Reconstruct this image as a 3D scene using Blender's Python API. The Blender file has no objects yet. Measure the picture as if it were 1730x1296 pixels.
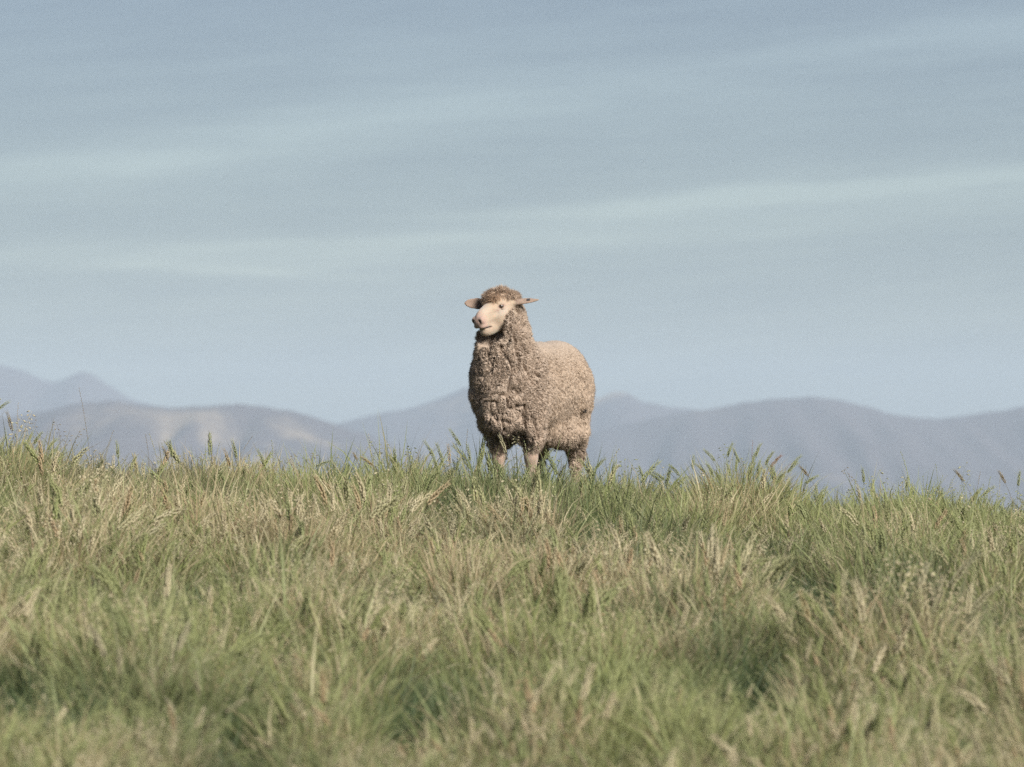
import bpy, math, random
import numpy as np
from mathutils import Vector, Matrix

random.seed(7)
rng = np.random.default_rng(7)
R = math.radians
scene = bpy.context.scene
col = scene.collection

# ------------------------------------------------------------------ camera
CAM_Z = 1.5
FPX = 1730 * 200 / 36.0          # focal length in photo pixels
HOR = 800.0                      # photo row of the horizon
cd = bpy.data.cameras.new('camera')
cam = bpy.data.objects.new('camera', cd)
col.objects.link(cam)
scene.camera = cam
cd.lens = 200
cd.sensor_width = 36
cam.location = (0, 0, CAM_Z)
cam.rotation_euler = (R(90) + math.atan((HOR - 648) / FPX), 0, 0)
cd.clip_start = 0.5
cd.clip_end = 60000
cd.dof.use_dof = True
cd.dof.focus_distance = 26.2
cd.dof.aperture_fstop = 6.2
cd.dof.aperture_blades = 9

def px(u, v, d):
    """photo pixel + distance along y -> world point"""
    return Vector(((u - 865) / FPX * d, d, CAM_Z + (HOR - v) / FPX * d))

# ------------------------------------------------------------------ light
SUN_EL, SUN_AZ = 31.0, 144.0      # azimuth clockwise from +Y (view direction): right, behind the camera
w = bpy.data.worlds.new('World')
scene.world = w
w.use_nodes = True
nt = w.node_tree
for n in list(nt.nodes):
    nt.nodes.remove(n)

class NT:
    """tiny node-building helper"""
    def __init__(s, tree): s.t = tree
    def n(s, typ, **kw):
        x = s.t.nodes.new(typ)
        for k, v in kw.items(): setattr(x, k, v)
        return x
    def l(s, a, b): s.t.links.new(a, b)
    def put(s, sock, v):
        if hasattr(v, 'is_output'): s.l(v, sock)
        elif isinstance(v, (tuple, list)) and len(v) == 3 and sock.type == 'RGBA': sock.default_value = (*v, 1)
        else: sock.default_value = v
    def m(s, op, a, b=None, c=None, clamp=False):
        x = s.n('ShaderNodeMath', operation=op, use_clamp=clamp)
        s.put(x.inputs[0], a)
        if b is not None: s.put(x.inputs[1], b)
        if c is not None: s.put(x.inputs[2], c)
        return x.outputs[0]
    def mix(s, f, a, b, blend='MIX'):
        x = s.n('ShaderNodeMix', data_type='RGBA', blend_type=blend)
        s.put(x.inputs[0], f); s.put(x.inputs[6], a); s.put(x.inputs[7], b)
        return x.outputs[2]
    def ramp(s, f, lo, hi):
        x = s.n('ShaderNodeMapRange'); x.interpolation_type = 'SMOOTHSTEP'
        s.put(x.inputs[0], f); x.inputs[1].default_value = lo; x.inputs[2].default_value = hi
        return x.outputs[0]
    def noise(s, vec, scale, detail=4, rough=.5, dist=0):
        x = s.n('ShaderNodeTexNoise')
        if vec is not None: s.l(vec, x.inputs['Vector'])
        x.inputs['Scale'].default_value = scale; x.inputs['Detail'].default_value = detail
        x.inputs['Roughness'].default_value = rough; x.inputs['Distortion'].default_value = dist
        return x.outputs[0]
    def vec(s, x, y, z):
        c = s.n('ShaderNodeCombineXYZ')
        s.put(c.inputs[0], x); s.put(c.inputs[1], y); s.put(c.inputs[2], z)
        return c.outputs[0]

N = NT(nt)
sky = N.n('ShaderNodeTexSky', sky_type='NISHITA')
sky.sun_disc = False
sky.sun_elevation = R(SUN_EL)
sky.sun_rotation = R(SUN_AZ)
sky.air_density = 1.0
sky.dust_density = 0.5
sky.ozone_density = 1.6
tc = N.n('ShaderNodeTexCoord')
sp = N.n('ShaderNodeSeparateXYZ'); N.l(tc.outputs['Generated'], sp.inputs[0])
X, Y, Z = sp.outputs
az = N.m('ARCTAN2', X, Y)                 # radians, 0 = view direction
el = N.m('ARCSINE', Z)
U = N.m('MULTIPLY', az, FPX / 1000.0)      # thousands of photo pixels from the centre
V = N.m('MULTIPLY', el, FPX / 1000.0)      # thousands of photo pixels above the horizon
warp = N.noise(N.vec(N.m('MULTIPLY', U, 1.1), N.m('MULTIPLY', V, 3.0), 0.3), 1.2, 3, .5)
Vw = N.m('ADD', V, N.m('MULTIPLY', N.m('SUBTRACT', warp, .5), .07))
def band(v0, slope, curve, width, amp, u0, uw):
    c = N.m('ADD', v0, N.m('ADD', N.m('MULTIPLY', U, slope), N.m('MULTIPLY', N.m('MULTIPLY', U, U), curve)))
    d = N.m('DIVIDE', N.m('SUBTRACT', Vw, c), width)
    g = N.m('EXPONENT', N.m('MULTIPLY', N.m('MULTIPLY', d, d), -1.0))
    e = N.m('DIVIDE', N.m('SUBTRACT', U, u0), uw)
    h = N.m('EXPONENT', N.m('MULTIPLY', N.m('MULTIPLY', e, e), -1.0))
    return N.m('MULTIPLY', N.m('MULTIPLY', g, h), amp)
bands = [band(.620, .10, -.03, .045, .50, -.30, .60),
         band(.545, .04, .0, .022, .35, -.75, .35),
         band(.655, .09, .02, .032, .50, .80, .50),
         band(.440, .060, .02, .013, .85, .50, .50),
         band(.402, .03, .0, .014, .50, -.10, .55),
         band(.372, .01, .0, .020, .45, -.55, .55),
         band(.332, -.03, 0, .010, .45, -.45, .25),
         band(.425, .07, .02, .050, .40, .70, .6)]
c = bands[0]
for b in bands[1:]: c = N.m('ADD', c, b)
skew = N.m('SUBTRACT', V, N.m('MULTIPLY', U, .07))
streak = N.noise(N.vec(N.m('MULTIPLY', U, .9), N.m('MULTIPLY', skew, 7.0), 1.7), 1.5, 6, .55, .2)
streak2 = N.noise(N.vec(N.m('MULTIPLY', U, 2.5), N.m('MULTIPLY', skew, 30.0), 4.7), 1.5, 5, .6, .3)
st = N.m('ADD', N.m('MULTIPLY', N.ramp(streak, .38, .72), .22), N.m('MULTIPLY', N.m('SUBTRACT', streak2, .5), .45))
c = N.m('MULTIPLY', N.m('ADD', c, .12), N.m('ADD', N.m('MULTIPLY', N.m('SUBTRACT', streak2, .5), .7), 1.0))
cloud = N.m('ADD', c, st, clamp=True)
above = N.ramp(el, -0.005, 0.012)
cloud = N.m('MULTIPLY', cloud, above)
tone = N.mix(N.ramp(el, 0.0, 0.11), (.52, .60, .69), (.365, .445, .61))
skyc = N.mix(1.0, sky.outputs[0], tone, 'MULTIPLY')
hs = N.n('ShaderNodeHueSaturation'); hs.inputs['Saturation'].default_value = .74
N.l(skyc, hs.inputs['Color'])
veil = N.mix(cloud, hs.outputs[0], N.mix(1.0, hs.outputs[0], (1.62, 1.56, 1.42), 'MULTIPLY'))
bg = N.n('ShaderNodeBackground'); bg.inputs[1].default_value = 0.054
N.l(veil, bg.inputs[0])
wo = N.n('ShaderNodeOutputWorld'); N.l(bg.outputs[0], wo.inputs[0])

sl = bpy.data.lights.new('sun', 'SUN')
sl.energy = 4.9
sl.angle = R(24)
sl.color = (1.0, .95, .89)
sun = bpy.data.objects.new('sun', sl)
col.objects.link(sun)
sd = Vector((math.sin(R(SUN_AZ)) * math.cos(R(SUN_EL)), math.cos(R(SUN_AZ)) * math.cos(R(SUN_EL)), math.sin(R(SUN_EL))))
sun.rotation_euler = sd.to_track_quat('Z', 'Y').to_euler()
sun.location = (40, -20, 40)

scene.view_settings.view_transform = 'Standard'
scene.view_settings.look = 'None'
scene.view_settings.exposure = 0.68
scene.view_settings.gamma = 1
scene.view_settings.use_curve_mapping = False
scene.render.engine = 'CYCLES'
scene.cycles.max_bounces = 6
scene.cycles.diffuse_bounces = 3
scene.cycles.transmission_bounces = 3
scene.cycles.transparent_max_bounces = 6
scene.cycles.volume_bounces = 1
scene.cycles.use_denoising = False
scene.cycles.use_adaptive_sampling = False

# ------------------------------------------------------------------ helpers
def tag(o, **kw):
    for k, v in kw.items(): o[k] = v
    return o

def mesh_obj(name, verts, faces, mat, parent=None, smooth=False, attrs=None, colors=None):
    me = bpy.data.meshes.new(name)
    verts = np.asarray(verts, dtype=np.float32)
    if isinstance(faces, np.ndarray):
        k = faces.shape[1]; nf = len(faces)
        me.vertices.add(len(verts)); me.vertices.foreach_set('co', verts.ravel())
        me.loops.add(nf * k); me.loops.foreach_set('vertex_index', faces.astype(np.int32).ravel())
        me.polygons.add(nf)
        me.polygons.foreach_set('loop_start', np.arange(0, nf * k, k, dtype=np.int32))
        me.update(calc_edges=True)
    else:
        me.from_pydata([tuple(map(float, v)) for v in verts], [], [tuple(map(int, f)) for f in faces])
    if smooth: me.shade_smooth()
    for k, v in (attrs or {}).items():
        a = me.attributes.new(k, 'FLOAT', 'POINT'); a.data.foreach_set('value', np.asarray(v, dtype=np.float32))
    for k, v in (colors or {}).items():
        a = me.attributes.new(k, 'FLOAT_COLOR', 'POINT')
        v = np.asarray(v, dtype=np.float32)
        a.data.foreach_set('color', np.concatenate([v, np.ones((len(v), 1), np.float32)], 1).ravel())
    if mat: me.materials.append(mat)
    me.validate()
    o = bpy.data.objects.new(name, me)
    if parent is not False: col.objects.link(o)
    if parent: o.parent = parent
    return o

def new_mat(name):
    m = bpy.data.materials.new(name); m.use_nodes = True
    t = m.node_tree
    for n in list(t.nodes): t.nodes.remove(n)
    return m, NT(t)

def hash3(ix, iy, iz, seed=0):
    h = (ix.astype(np.int64) * 374761393 + iy.astype(np.int64) * 668265263 + iz.astype(np.int64) * 2147483647 * 3 + seed * 974711) & 0xFFFFFFFF
    h = ((h ^ (h >> 13)) * 1274126177) & 0xFFFFFFFF
    h = ((h ^ (h >> 16)) * 2246822519) & 0xFFFFFFFF
    return ((h ^ (h >> 15)) & 0xFFFFFF).astype(np.float64) / 0xFFFFFF

ROT3 = np.array(Matrix.Rotation(.7, 3, Vector((.5, .6, .62)).normalized()) @ Matrix.Rotation(.9, 3, 'Z'))
def vnoise(P, seed=0):
    """value noise, P (n,3) -> 0..1"""
    P = P @ ROT3
    I = np.floor(P).astype(np.int64); F = P - I; F = F * F * (3 - 2 * F)
    r = 0
    for dx in (0, 1):
        for dy in (0, 1):
            for dz in (0, 1):
                wgt = (F[:, 0] if dx else 1 - F[:, 0]) * (F[:, 1] if dy else 1 - F[:, 1]) * (F[:, 2] if dz else 1 - F[:, 2])
                r = r + wgt * hash3(I[:, 0] + dx, I[:, 1] + dy, I[:, 2] + dz, seed)
    return r

def fbm(P, oct=4, seed=0, gain=.5):
    a, s, t = 1.0, 0, 0
    for k in range(oct):
        s = s + a * vnoise(P * 2 ** k + 17.3 * k, seed + k); t += a; a *= gain
    return s / t

def fbm2(x, y, oct=4, seed=0, gain=.5):
    x = np.asarray(x, float); y = np.asarray(y, float)
    P = np.stack([x.ravel(), y.ravel(), np.full(x.size, .37)], 1)
    return fbm(P, oct, seed, gain).reshape(x.shape)

def worley(P, seed=0):
    """F1, F2 and a random value per cell"""
    P = P + .001
    I = np.floor(P).astype(np.int64)
    f1 = np.full(len(P), 9.0); f2 = np.full(len(P), 9.0); cid = np.zeros(len(P))
    for dx in (-1, 0, 1):
        for dy in (-1, 0, 1):
            for dz in (-1, 0, 1):
                a, b, c_ = I[:, 0] + dx, I[:, 1] + dy, I[:, 2] + dz
                h1, h2, h3 = hash3(a, b, c_, seed), hash3(a, b, c_, seed + 11), hash3(a, b, c_, seed + 23)
                d = np.sqrt((a + h1 - P[:, 0]) ** 2 + (b + h2 - P[:, 1]) ** 2 + (c_ + h3 - P[:, 2]) ** 2)
                m = d < f1
                f2 = np.where(m, f1, np.minimum(f2, d))
                cid = np.where(m, h1 * .61 + h2 * .39, cid)
                f1 = np.where(m, d, f1)
    return f1, f2, cid

# ------------------------------------------------------------------ terrain
def ground_z(x, y):
    x = np.asarray(x, float); y = np.asarray(y, float)
    yc = 25.6 + .3 * np.sin(x * .9 + 1)
    base = -.10 + .054 * np.minimum(y, yc - 2.5)
    t = np.clip(y - (yc - 2.5), 0, None)
    t1 = np.minimum(t, 4.5)
    base = base + .054 * t1 - .0090 * t1 ** 2                    # rounds over the crest
    t2 = np.clip(t - 4.5, 0, None)
    base = base - .027 * t2 - .0016 * np.minimum(t2, 40) ** 2 - .128 * np.clip(t2 - 40, 0, None)
    xl = np.clip(x, -12, 12)
    k = np.clip(y / 26.0, 0, 1.2)
    side = (np.where(xl < 0, -.057 * xl, -.029 * xl)) * k
    side = side + .09 * np.exp(-((x + 2.7) / .55) ** 2) * np.exp(-((y - 25) / 2.5) ** 2)
    side = side + .055 * np.exp(-((x - 1.05) / .28) ** 2) * np.exp(-((y - 25) / 1.2) ** 2)
    fade = np.exp(-(np.hypot(x, y - 20) / 60) ** 2)
    bump = (fbm2(x / 1.6, y / 2.2, 3, 5) - .5) * .13 + (fbm2(x / .5, y / .7, 2, 9) - .5) * .05
    crest_damp = 1 - .6 * np.exp(-((y - 26) / 2.0) ** 2)
    z = base + side + bump * fade * crest_damp
    valley = -130 + 10 * fbm2(x / 900, y / 900, 3, 3)
    far = np.clip((y - 60) / 400, 0, 1)
    hill = z + (1 - fade) * 0
    low = np.maximum(hill, valley)
    r = np.clip(np.abs(x) / 900 - .2, 0, 1)
    return low * (1 - r) + np.minimum(low, valley + 60 * fbm2(x / 700, y / 900, 3, 8)) * r * far + low * r * (1 - far)

def spaced(lo_far, lo, hi, hi_far, step, grow=1.16):
    v = list(np.arange(lo, hi + 1e-6, step))
    s, p = step, hi
    while p < hi_far: s *= grow; p += s; v.append(min(p, hi_far))
    s, p = step, lo
    pre = []
    while p > lo_far: s *= grow; p -= s; pre.append(max(p, lo_far))
    return np.array(pre[::-1] + v)

gx = spaced(-5200, -5, 5, 5200, .1)
gy = spaced(-180, 9, 36, 17200, .12)
GX, GY = np.meshgrid(gx, gy)
GZ = ground_z(GX, GY)
gv = np.stack([GX.ravel(), GY.ravel(), GZ.ravel()], 1)
nxg = len(gx)
ii, jj = np.meshgrid(np.arange(nxg - 1), np.arange(len(gy) - 1))
q = (jj * nxg + ii).ravel()
gf = np.stack([q, q + 1, q + nxg + 1, q + nxg], 1)
m_ground, G = new_mat('dry_thatch_soil')
geo = G.n('ShaderNodeNewGeometry')
n1 = G.noise(geo.outputs['Position'], 1.3, 5, .6)
n2 = G.noise(geo.outputs['Position'], 22, 4, .6)
cg = G.mix(G.ramp(n1, .35, .65), (.055, .060, .026), (.115, .088, .050))
cg = G.mix(G.m('MULTIPLY', n2, .6), cg, (.035, .032, .018))
bp = G.n('ShaderNodeBsdfPrincipled'); G.l(cg, bp.inputs['Base Color']); bp.inputs['Roughness'].default_value = 1
bu = G.n('ShaderNodeBump'); bu.inputs['Strength'].default_value = .6; bu.inputs['Distance'].default_value = .02
G.l(n2, bu.inputs['Height']); G.l(bu.outputs[0], bp.inputs['Normal'])
mo = G.n('ShaderNodeOutputMaterial'); G.l(bp.outputs[0], mo.inputs[0])
tag(mesh_obj('ground', gv, gf, m_ground, smooth=True), kind='structure')

# --- hills far behind -------------------------------------------------
def hill_mat(name, tan, scrub, lo, hi, sc, seed):
    m, H = new_mat(name)
    g = H.n('ShaderNodeNewGeometry')
    mp = H.n('ShaderNodeMapping'); H.l(g.outputs['Position'], mp.inputs[0])
    mp.inputs['Location'].default_value = (seed * 313.0, seed * 97.0, 0)
    mp.inputs['Scale'].default_value = (1, .35, 1.6)
    a = H.noise(mp.outputs[0], sc, 5, .55, .6)
    b = H.noise(mp.outputs[0], sc * 5, 4, .6)
    f = H.m('ADD', H.m('MULTIPLY', a, .8), H.m('MULTIPLY', b, .2))
    c_ = H.mix(H.ramp(f, lo, hi), scrub, tan)
    p = H.n('ShaderNodeBsdfPrincipled'); H.l(c_, p.inputs['Base Color']); p.inputs['Roughness'].default_value = 1
    o = H.n('ShaderNodeOutputMaterial'); H.l(p.outputs[0], o.inputs[0])
    return m

def hill_range(name, prof, dist, front, back, mat, seed, rough=1.0, lo=-2600, hi=4300):
    pu = np.array([p[0] for p in prof], float); pv = np.array([p[1] for p in prof], float)
    us = np.linspace(lo, hi, 560)
    v = np.interp(us, pu, pv)
    k = np.exp(-np.linspace(-3.4, 3.4, 9) ** 2); k /= k.sum()
    v = np.convolve(np.pad(v, 4, mode='edge'), k, 'valid')
    out = np.clip(np.maximum(-us, us - 1730) / 500, 0, 1)
    v = v + out * 70 * (fbm2(us / 420, us * 0 + seed, 3, seed) - .45)
    crest = CAM_Z + (HOR - v) / FPX * dist
    crest = crest + (fbm2(us / 25, us * 0 + 3.3, 4, seed + 2) - .5) * 9 * rough * dist / 9000
    ts = np.concatenate([np.linspace(0, 1, 64), 1 + np.linspace(.05, 1, 16)])
    xs = (us - 865) / FPX * dist
    T, Uu = np.meshgrid(ts, us, indexing='ij')
    Xw = np.broadcast_to(xs, T.shape).copy()
    Yw = np.where(T <= 1, dist - front * (1 - T), dist + back * (T - 1))
    base = -135.0
    sp = fbm2(Uu / 95 + .8 * fbm2(Uu / 300, T * 2, 2, seed + 7), T * 1.3 + seed, 4, seed + 4)
    sp = 1 - np.abs(sp * 2 - 1) * 1.6                     # spurs and gullies running down the slope
    shp = np.where(T <= 1, T ** 1.25, (2 - T) ** 1.2)
    amp = np.where(T <= 1, T * (1 - T) * 4, 0) * .26 * rough
    Zw = base + (crest[None, :] - base) * np.clip(shp + amp * (sp - .62), 0, None) * 1.0
    # no shoulder stands above the crest as seen from the hill
    lim = CAM_Z + (crest[None, :] - CAM_Z) * np.where(T < 1, (Yw / dist) * (.30 + .70 * T), 9)
    Zw = np.where((T < 1) & (Zw > lim), lim - 2, Zw)
    Vt = np.stack([Xw.ravel(), Yw.ravel(), Zw.ravel()], 1)
    n = len(us)
    a, b = np.meshgrid(np.arange(n - 1), np.arange(len(ts) - 1))
    qq = (b * n + a).ravel()
    return tag(mesh_obj(name, Vt, np.stack([qq, qq + 1, qq + n + 1, qq + n], 1), mat, smooth=True), kind='structure')

TAN, SCR = (.40, .31, .20), (.085, .068, .072)
hill_range('peaks', [(-2600, 640), (-900, 650), (-300, 640), (-120, 625), (0, 614), (30, 622), (60, 636), (97, 650), (140, 623), (170, 640), (212, 670), (270, 690), (420, 730), (600, 770), (900, 800), (4300, 790)],
           13500, 3500, 1800, hill_mat('hill_far', TAN, SCR, .52, .68, .0016, 2), 3, .8)
hill_range('mountains', [(-2600, 700), (300, 760), (520, 728), (590, 711), (650, 695), (700, 688), (735, 676), (782, 655), (830, 640), (900, 650), (960, 672), (1000, 675), (1022, 668), (1045, 658), (1066, 668), (1090, 680), (1130, 688), (1185, 694), (1300, 715), (1500, 740), (1900, 720), (4300, 700)],
           11500, 3200, 1600, hill_mat('hill_mid', TAN, SCR, .50, .68, .0028, 6), 12, .9)
hill_range('hills', [(-2600, 690), (-700, 700), (-200, 712), (0, 706), (60, 698), (120, 685), (185, 675), (240, 682), (300, 688), (400, 683), (450, 686), (520, 702), (600, 728), (680, 757), (760, 785), (860, 812), (1000, 835), (1500, 850), (4300, 850)],
           8200, 2800, 1500, hill_mat('hill_near', TAN, SCR, .50, .76, .0048, 9), 23, 1.1)
hill_range('ridge', [(-2600, 850), (600, 850), (900, 790), (1000, 730), (1080, 712), (1160, 697), (1230, 684), (1310, 673), (1370, 671), (1420, 676), (1470, 688), (1510, 701), (1580, 708), (1650, 700), (1730, 688), (1900, 676), (2300, 690), (4300, 700)],
           9600, 3200, 1500, hill_mat('hill_right', (.30, .23, .16), SCR, .56, .75, .0016, 4), 31, .7)

# ------------------------------------------------------------------ haze
def haze_box():
    x0, x1, y0, y1, z0, z1 = -5600, 5600, -190, 17600, -140, 330
    v = [(x, y, z) for z in (z0, z1) for y in (y0, y1) for x in (x0, x1)]
    f = [(0, 2, 3, 1), (4, 5, 7, 6), (0, 1, 5, 4), (2, 6, 7, 3), (0, 4, 6, 2), (1, 3, 7, 5)]
    m, H = new_mat('thin_air')
    p = H.n('ShaderNodeVolumePrincipled')
    p.inputs['Color'].default_value = (.70, .85, .99, 1)
    p.inputs['Density'].default_value = 0.000085
    p.inputs['Anisotropy'].default_value = 0.0
    o = H.n('ShaderNodeOutputMaterial'); H.l(p.outputs[0], o.inputs['Volume'])
    m.cycles.homogeneous_volume = True if hasattr(m.cycles, 'homogeneous_volume') else False
    ob = mesh_obj('haze', v, f, m)
    tag(ob, kind='stuff', label='thin bluish haze lying over the valley before the hills', category='haze')
haze_box()

# ------------------------------------------------------------------ grass
def grass_mat(name, greens, straws, trans=.35):
    m, H = new_mat(name)
    at = H.n('ShaderNodeAttribute', attribute_name='r')            # per blade
    ay = H.n('ShaderNodeAttribute', attribute_name='t')            # along the blade
    ti = H.n('ShaderNodeAttribute', attribute_name='tint', attribute_type='INSTANCER')
    rd = H.n('ShaderNodeAttribute', attribute_name='rnd', attribute_type='INSTANCER')
    g = H.mix(H.m('FRACT', H.m('MULTIPLY', at.outputs['Fac'], 7.3)), greens[0], greens[1])
    g = H.mix(H.m('MULTIPLY', rd.outputs['Fac'], .6), g, greens[2])
    lu = H.n('ShaderNodeAttribute', attribute_name='lush_shade', attribute_type='INSTANCER')
    s_ = H.mix(H.m('FRACT', H.m('MULTIPLY', at.outputs['Fac'], 13.7)), straws[0], straws[1])
    s_ = H.mix(H.ramp(H.m('FRACT', H.m('MULTIPLY', at.outputs['Fac'], 31.7)), .8, .95), s_, straws[2])
    f = H.m('ADD', H.m('SUBTRACT', ti.outputs['Fac'], .5), at.outputs['Fac'])
    f = H.m('ADD', f, H.m('MULTIPLY', H.m('SUBTRACT', ay.outputs['Fac'], .5), .25))
    c_ = H.mix(H.ramp(f, .30, .72), g, s_)
    c_ = H.mix(H.m('MULTIPLY', lu.outputs['Fac'], .92), c_, (.042, .078, .032))  # dark green painted over the blades as the shade in hollows and gaps
    d = H.n('ShaderNodeBsdfPrincipled'); H.l(c_, d.inputs['Base Color']); d.inputs['Roughness'].default_value = .55
    d.inputs['Specular IOR Level'].default_value = .35
    tr = H.n('ShaderNodeBsdfTranslucent'); H.l(c_, tr.inputs[0])
    mx = H.n('ShaderNodeMixShader'); mx.inputs[0].default_value = trans
    H.l(d.outputs[0], mx.inputs[1]); H.l(tr.outputs[0], mx.inputs[2])
    o = H.n('ShaderNodeOutputMaterial'); H.l(mx.outputs[0], o.inputs[0])
    return m
m_blade = grass_mat('grass_blade', [(.230, .262, .082), (.305, .322, .135), (.275, .308, .155)],
                    [(.50, .43, .27), (.41, .34, .20), (.40, .28, .17)])
m_head = grass_mat('grass_seed', [(.28, .31, .12), (.36, .375, .17), (.32, .345, .17)],
                   [(.60, .54, .36), (.52, .45, .28), (.46, .34, .20)], .3)

class GB:
    """collects blades / stems / seeds of one tuft"""
    def __init__(s): s.v = []; s.f = []; s.r = []; s.t = []
    def strip(s, pts, widths, side, r):
        base = len(s.v); n = len(pts)
        for i, (p, wd) in enumerate(zip(pts, widths)):
            if i == n - 1 and wd == 0: s.v.append(p); s.r.append(r); s.t.append(1)
            else:
                s.v.append(p - side * wd / 2); s.v.append(p + side * wd / 2)
                s.r += [r, r]; s.t += [i / (n - 1)] * 2
        for i in range(n - 1):
            a = base + 2 * i
            if i == n - 2 and widths[-1] == 0: s.f.append((a, a + 1, a + 2))
            else: s.f.append((a, a + 1, a + 3)); s.f.append((a, a + 3, a + 2))
    def path(s, p0, d0, L, bend, n):
        """gravity-bent path; d0 start direction, bend = how far it leans over"""
        pts = [p0]; d = d0.normalized(); hz = Vector((d.x, d.y, 0)); hz = hz.normalized() if hz.length > 1e-4 else Vector((1, 0, 0))
        for i in range(n):
            pts.append(pts[-1] + d * (L / n))
            d = (d + hz * bend / n - Vector((0, 0, 1)) * bend * 1.1 / (n * n) * (1 + i)).normalized()
        return pts
    def blade(s, p0, d0, L, wd, bend, r, n=4):
        pts = s.path(p0, d0, L, bend, n)
        side = d0.cross(Vector((random.gauss(0, 1), random.gauss(0, 1), .3))).normalized()
        ws = [wd * (1 - (i / n) ** 2.0) * (.8 if i == 0 else 1) for i in range(n)] + [0]
        s.strip(pts, ws, side, r)
    def spindle(s, p, d, L, wd, r):
        """4 sided pointed seed"""
        d = d.normalized(); a = d.orthogonal().normalized(); b = d.cross(a)
        k = len(s.v)
        mid = p + d * L * .42
        for q_ in (p, mid + a * wd / 2, mid + b * wd / 2, mid - a * wd / 2, mid - b * wd / 2, p + d * L): s.v.append(q_)
        s.r += [r] * 6; s.t += [.5] * 6
        for i in range(4):
            j = (i + 1) % 4
            s.f.append((k, k + 1 + j, k + 1 + i)); s.f.append((k + 5, k + 1 + i, k + 1 + j))
    def barley(s, p, d, L, r, bend=.25, wd=.010):
        """foxtail-barley ear: overlapping spikelets with awns"""
        n = 9
        pts = s.path(p, d, L, bend, n)
        for i in range(n):
            t = i / (n - 1); dd = (pts[i + 1] - pts[i]).normalized()
            w_ = wd * (.75 + .5 * math.sin(math.pi * min(1, t * 1.0 + .12))) * (1 - .35 * t)
            ort = dd.orthogonal().normalized()
            a0 = random.random() * 6.28
            for k in range(3):
                q_ = Matrix.Rotation(a0 + k * 2.09, 3, dd) @ ort
                s.spindle(pts[i] + q_ * w_ * .18, dd + q_ * .38, L / n * 2.1, w_ * .55, r)
                if (k + i) % 2 == 0:
                    e = pts[i] + q_ * w_ * .5 + dd * L / n * 1.2
                    aw = (dd + q_ * .42 + Vector((random.gauss(0, .08), random.gauss(0, .08), 0))).normalized()
                    sd_ = aw.orthogonal().normalized()
                    s.strip([e, e + aw * .022 * (1.2 - .3 * t)], [.0011, 0], sd_, min(1, r + .15))
        return pts
    def stem(s, pts, wd, r):
        n = len(pts)
        s.strip(pts, [wd * (1 - .45 * i / (n - 1)) for i in range(n)], Vector((1, 0, 0)), r)
        s.strip(pts, [wd * (1 - .45 * i / (n - 1)) for i in range(n)], Vector((0, 1, 0)), r)
    def brome(s, p, d, L, r, nodes=5, seed_len=.016):
        pts = s.path(p, d, L, .35, nodes)
        s.stem(pts, .0011, r)
        for i in range(nodes + 1):
            for k in range(2 if i < nodes else 1):
                a = random.random() * 6.28
                o = Vector((math.cos(a), math.sin(a), random.uniform(.3, 1.1))).normalized()
                bl = L * random.uniform(.16, .34) * (1.1 - .6 * i / nodes)
                bp_ = s.path(pts[i], o, bl, .9, 3)
                s.strip(bp_, [.0009, .0008, .0008, .0007], Vector((1, .2, 0)).normalized(), r)
                s.spindle(bp_[-1], bp_[-1] - bp_[-2] + Vector((0, 0, -.15 * bl)), seed_len * random.uniform(.8, 1.25), .0048, min(1, r + .1))
    def rye(s, p, d, L, r, n=12):
        pts = s.path(p, d, L, .1, n)
        s.stem(pts, .0012, r)
        for i in range(1, n + 1):
            dd = (pts[i] - pts[i - 1]).normalized()
            sd_ = Vector((1 if i % 2 else -1, random.uniform(-.5, .5), 0))
            s.spindle(pts[i], dd + sd_ * .22, L / n * .8, .0035, r)
    def build(s, name, mat, parent=None):
        return mesh_obj(name, np.array([tuple(v) for v in s.v]), np.array(s.f, dtype=np.int32), mat, parent, attrs={'r': s.r, 't': s.t})

def rdir(lean):
    a = random.random() * 6.283
    l = abs(random.gauss(0, lean))
    return Vector((math.cos(a) * l, math.sin(a) * l, 1)).normalized()

def make_tuft(nb, L, lean, rad):
    g = GB()
    for _ in range(nb):
        a = random.random() * 6.283; rr = rad * math.sqrt(random.random())
        p = Vector((math.cos(a) * rr, math.sin(a) * rr, -.02))
        d = rdir(lean) + Vector((math.cos(a), math.sin(a), 0)) * rr / rad * .25
        r = random.random()
        g.blade(p, d, L * random.uniform(.35, 1.2), random.uniform(.0022, .0046) if random.random() < .60 else random.uniform(.005, .0095), random.uniform(.15, 1.3), r)
    return g

src = bpy.data.collections.new('tuft_sources')       # never linked: only the meshes it holds are scattered
for i in range(10):
    L = [.19, .22, .24, .21, .27, .23, .17, .25, .22, .29][i]
    o = make_tuft(44, L, .22, .06).build('tuft_%02d' % i, m_blade, False); src.objects.link(o)
srch = bpy.data.collections.new('seed_sources')
for i in range(12):
    g = GB()
    for _ in range(3):
        p = Vector((random.gauss(0, .025), random.gauss(0, .025), -.02)); d = rdir(.2)
        r = random.random()
        kind = 'bar' if i < 6 else ('bro' if i < 10 else 'rye')
        L = random.uniform(.14, .235)
        pts = g.path(p, d, L, random.uniform(.1, .5), 6); g.stem(pts, .0016, r)
        dd = pts[-1] - pts[-2]
        if kind == 'bar': g.barley(pts[-1], dd, random.uniform(.06, .09), r, random.uniform(.05, .45), random.uniform(.0085, .0130))
        elif kind == 'bro': g.brome(pts[-1], dd, random.uniform(.06, .1), r)
        else: g.rye(pts[-1], dd, random.uniform(.08, .13), r)
    o = g.build('seed_%02d' % i, m_head, False); srch.objects.link(o)

def photo_uv(x, y, z):
    return 865 + x / y * FPX, HOR - (z - CAM_Z) / y * FPX

def gauss(u, v, cu, cv, su, sv): return np.exp(-((u - cu) / su) ** 2 - ((v - cv) / sv) ** 2)

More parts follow.
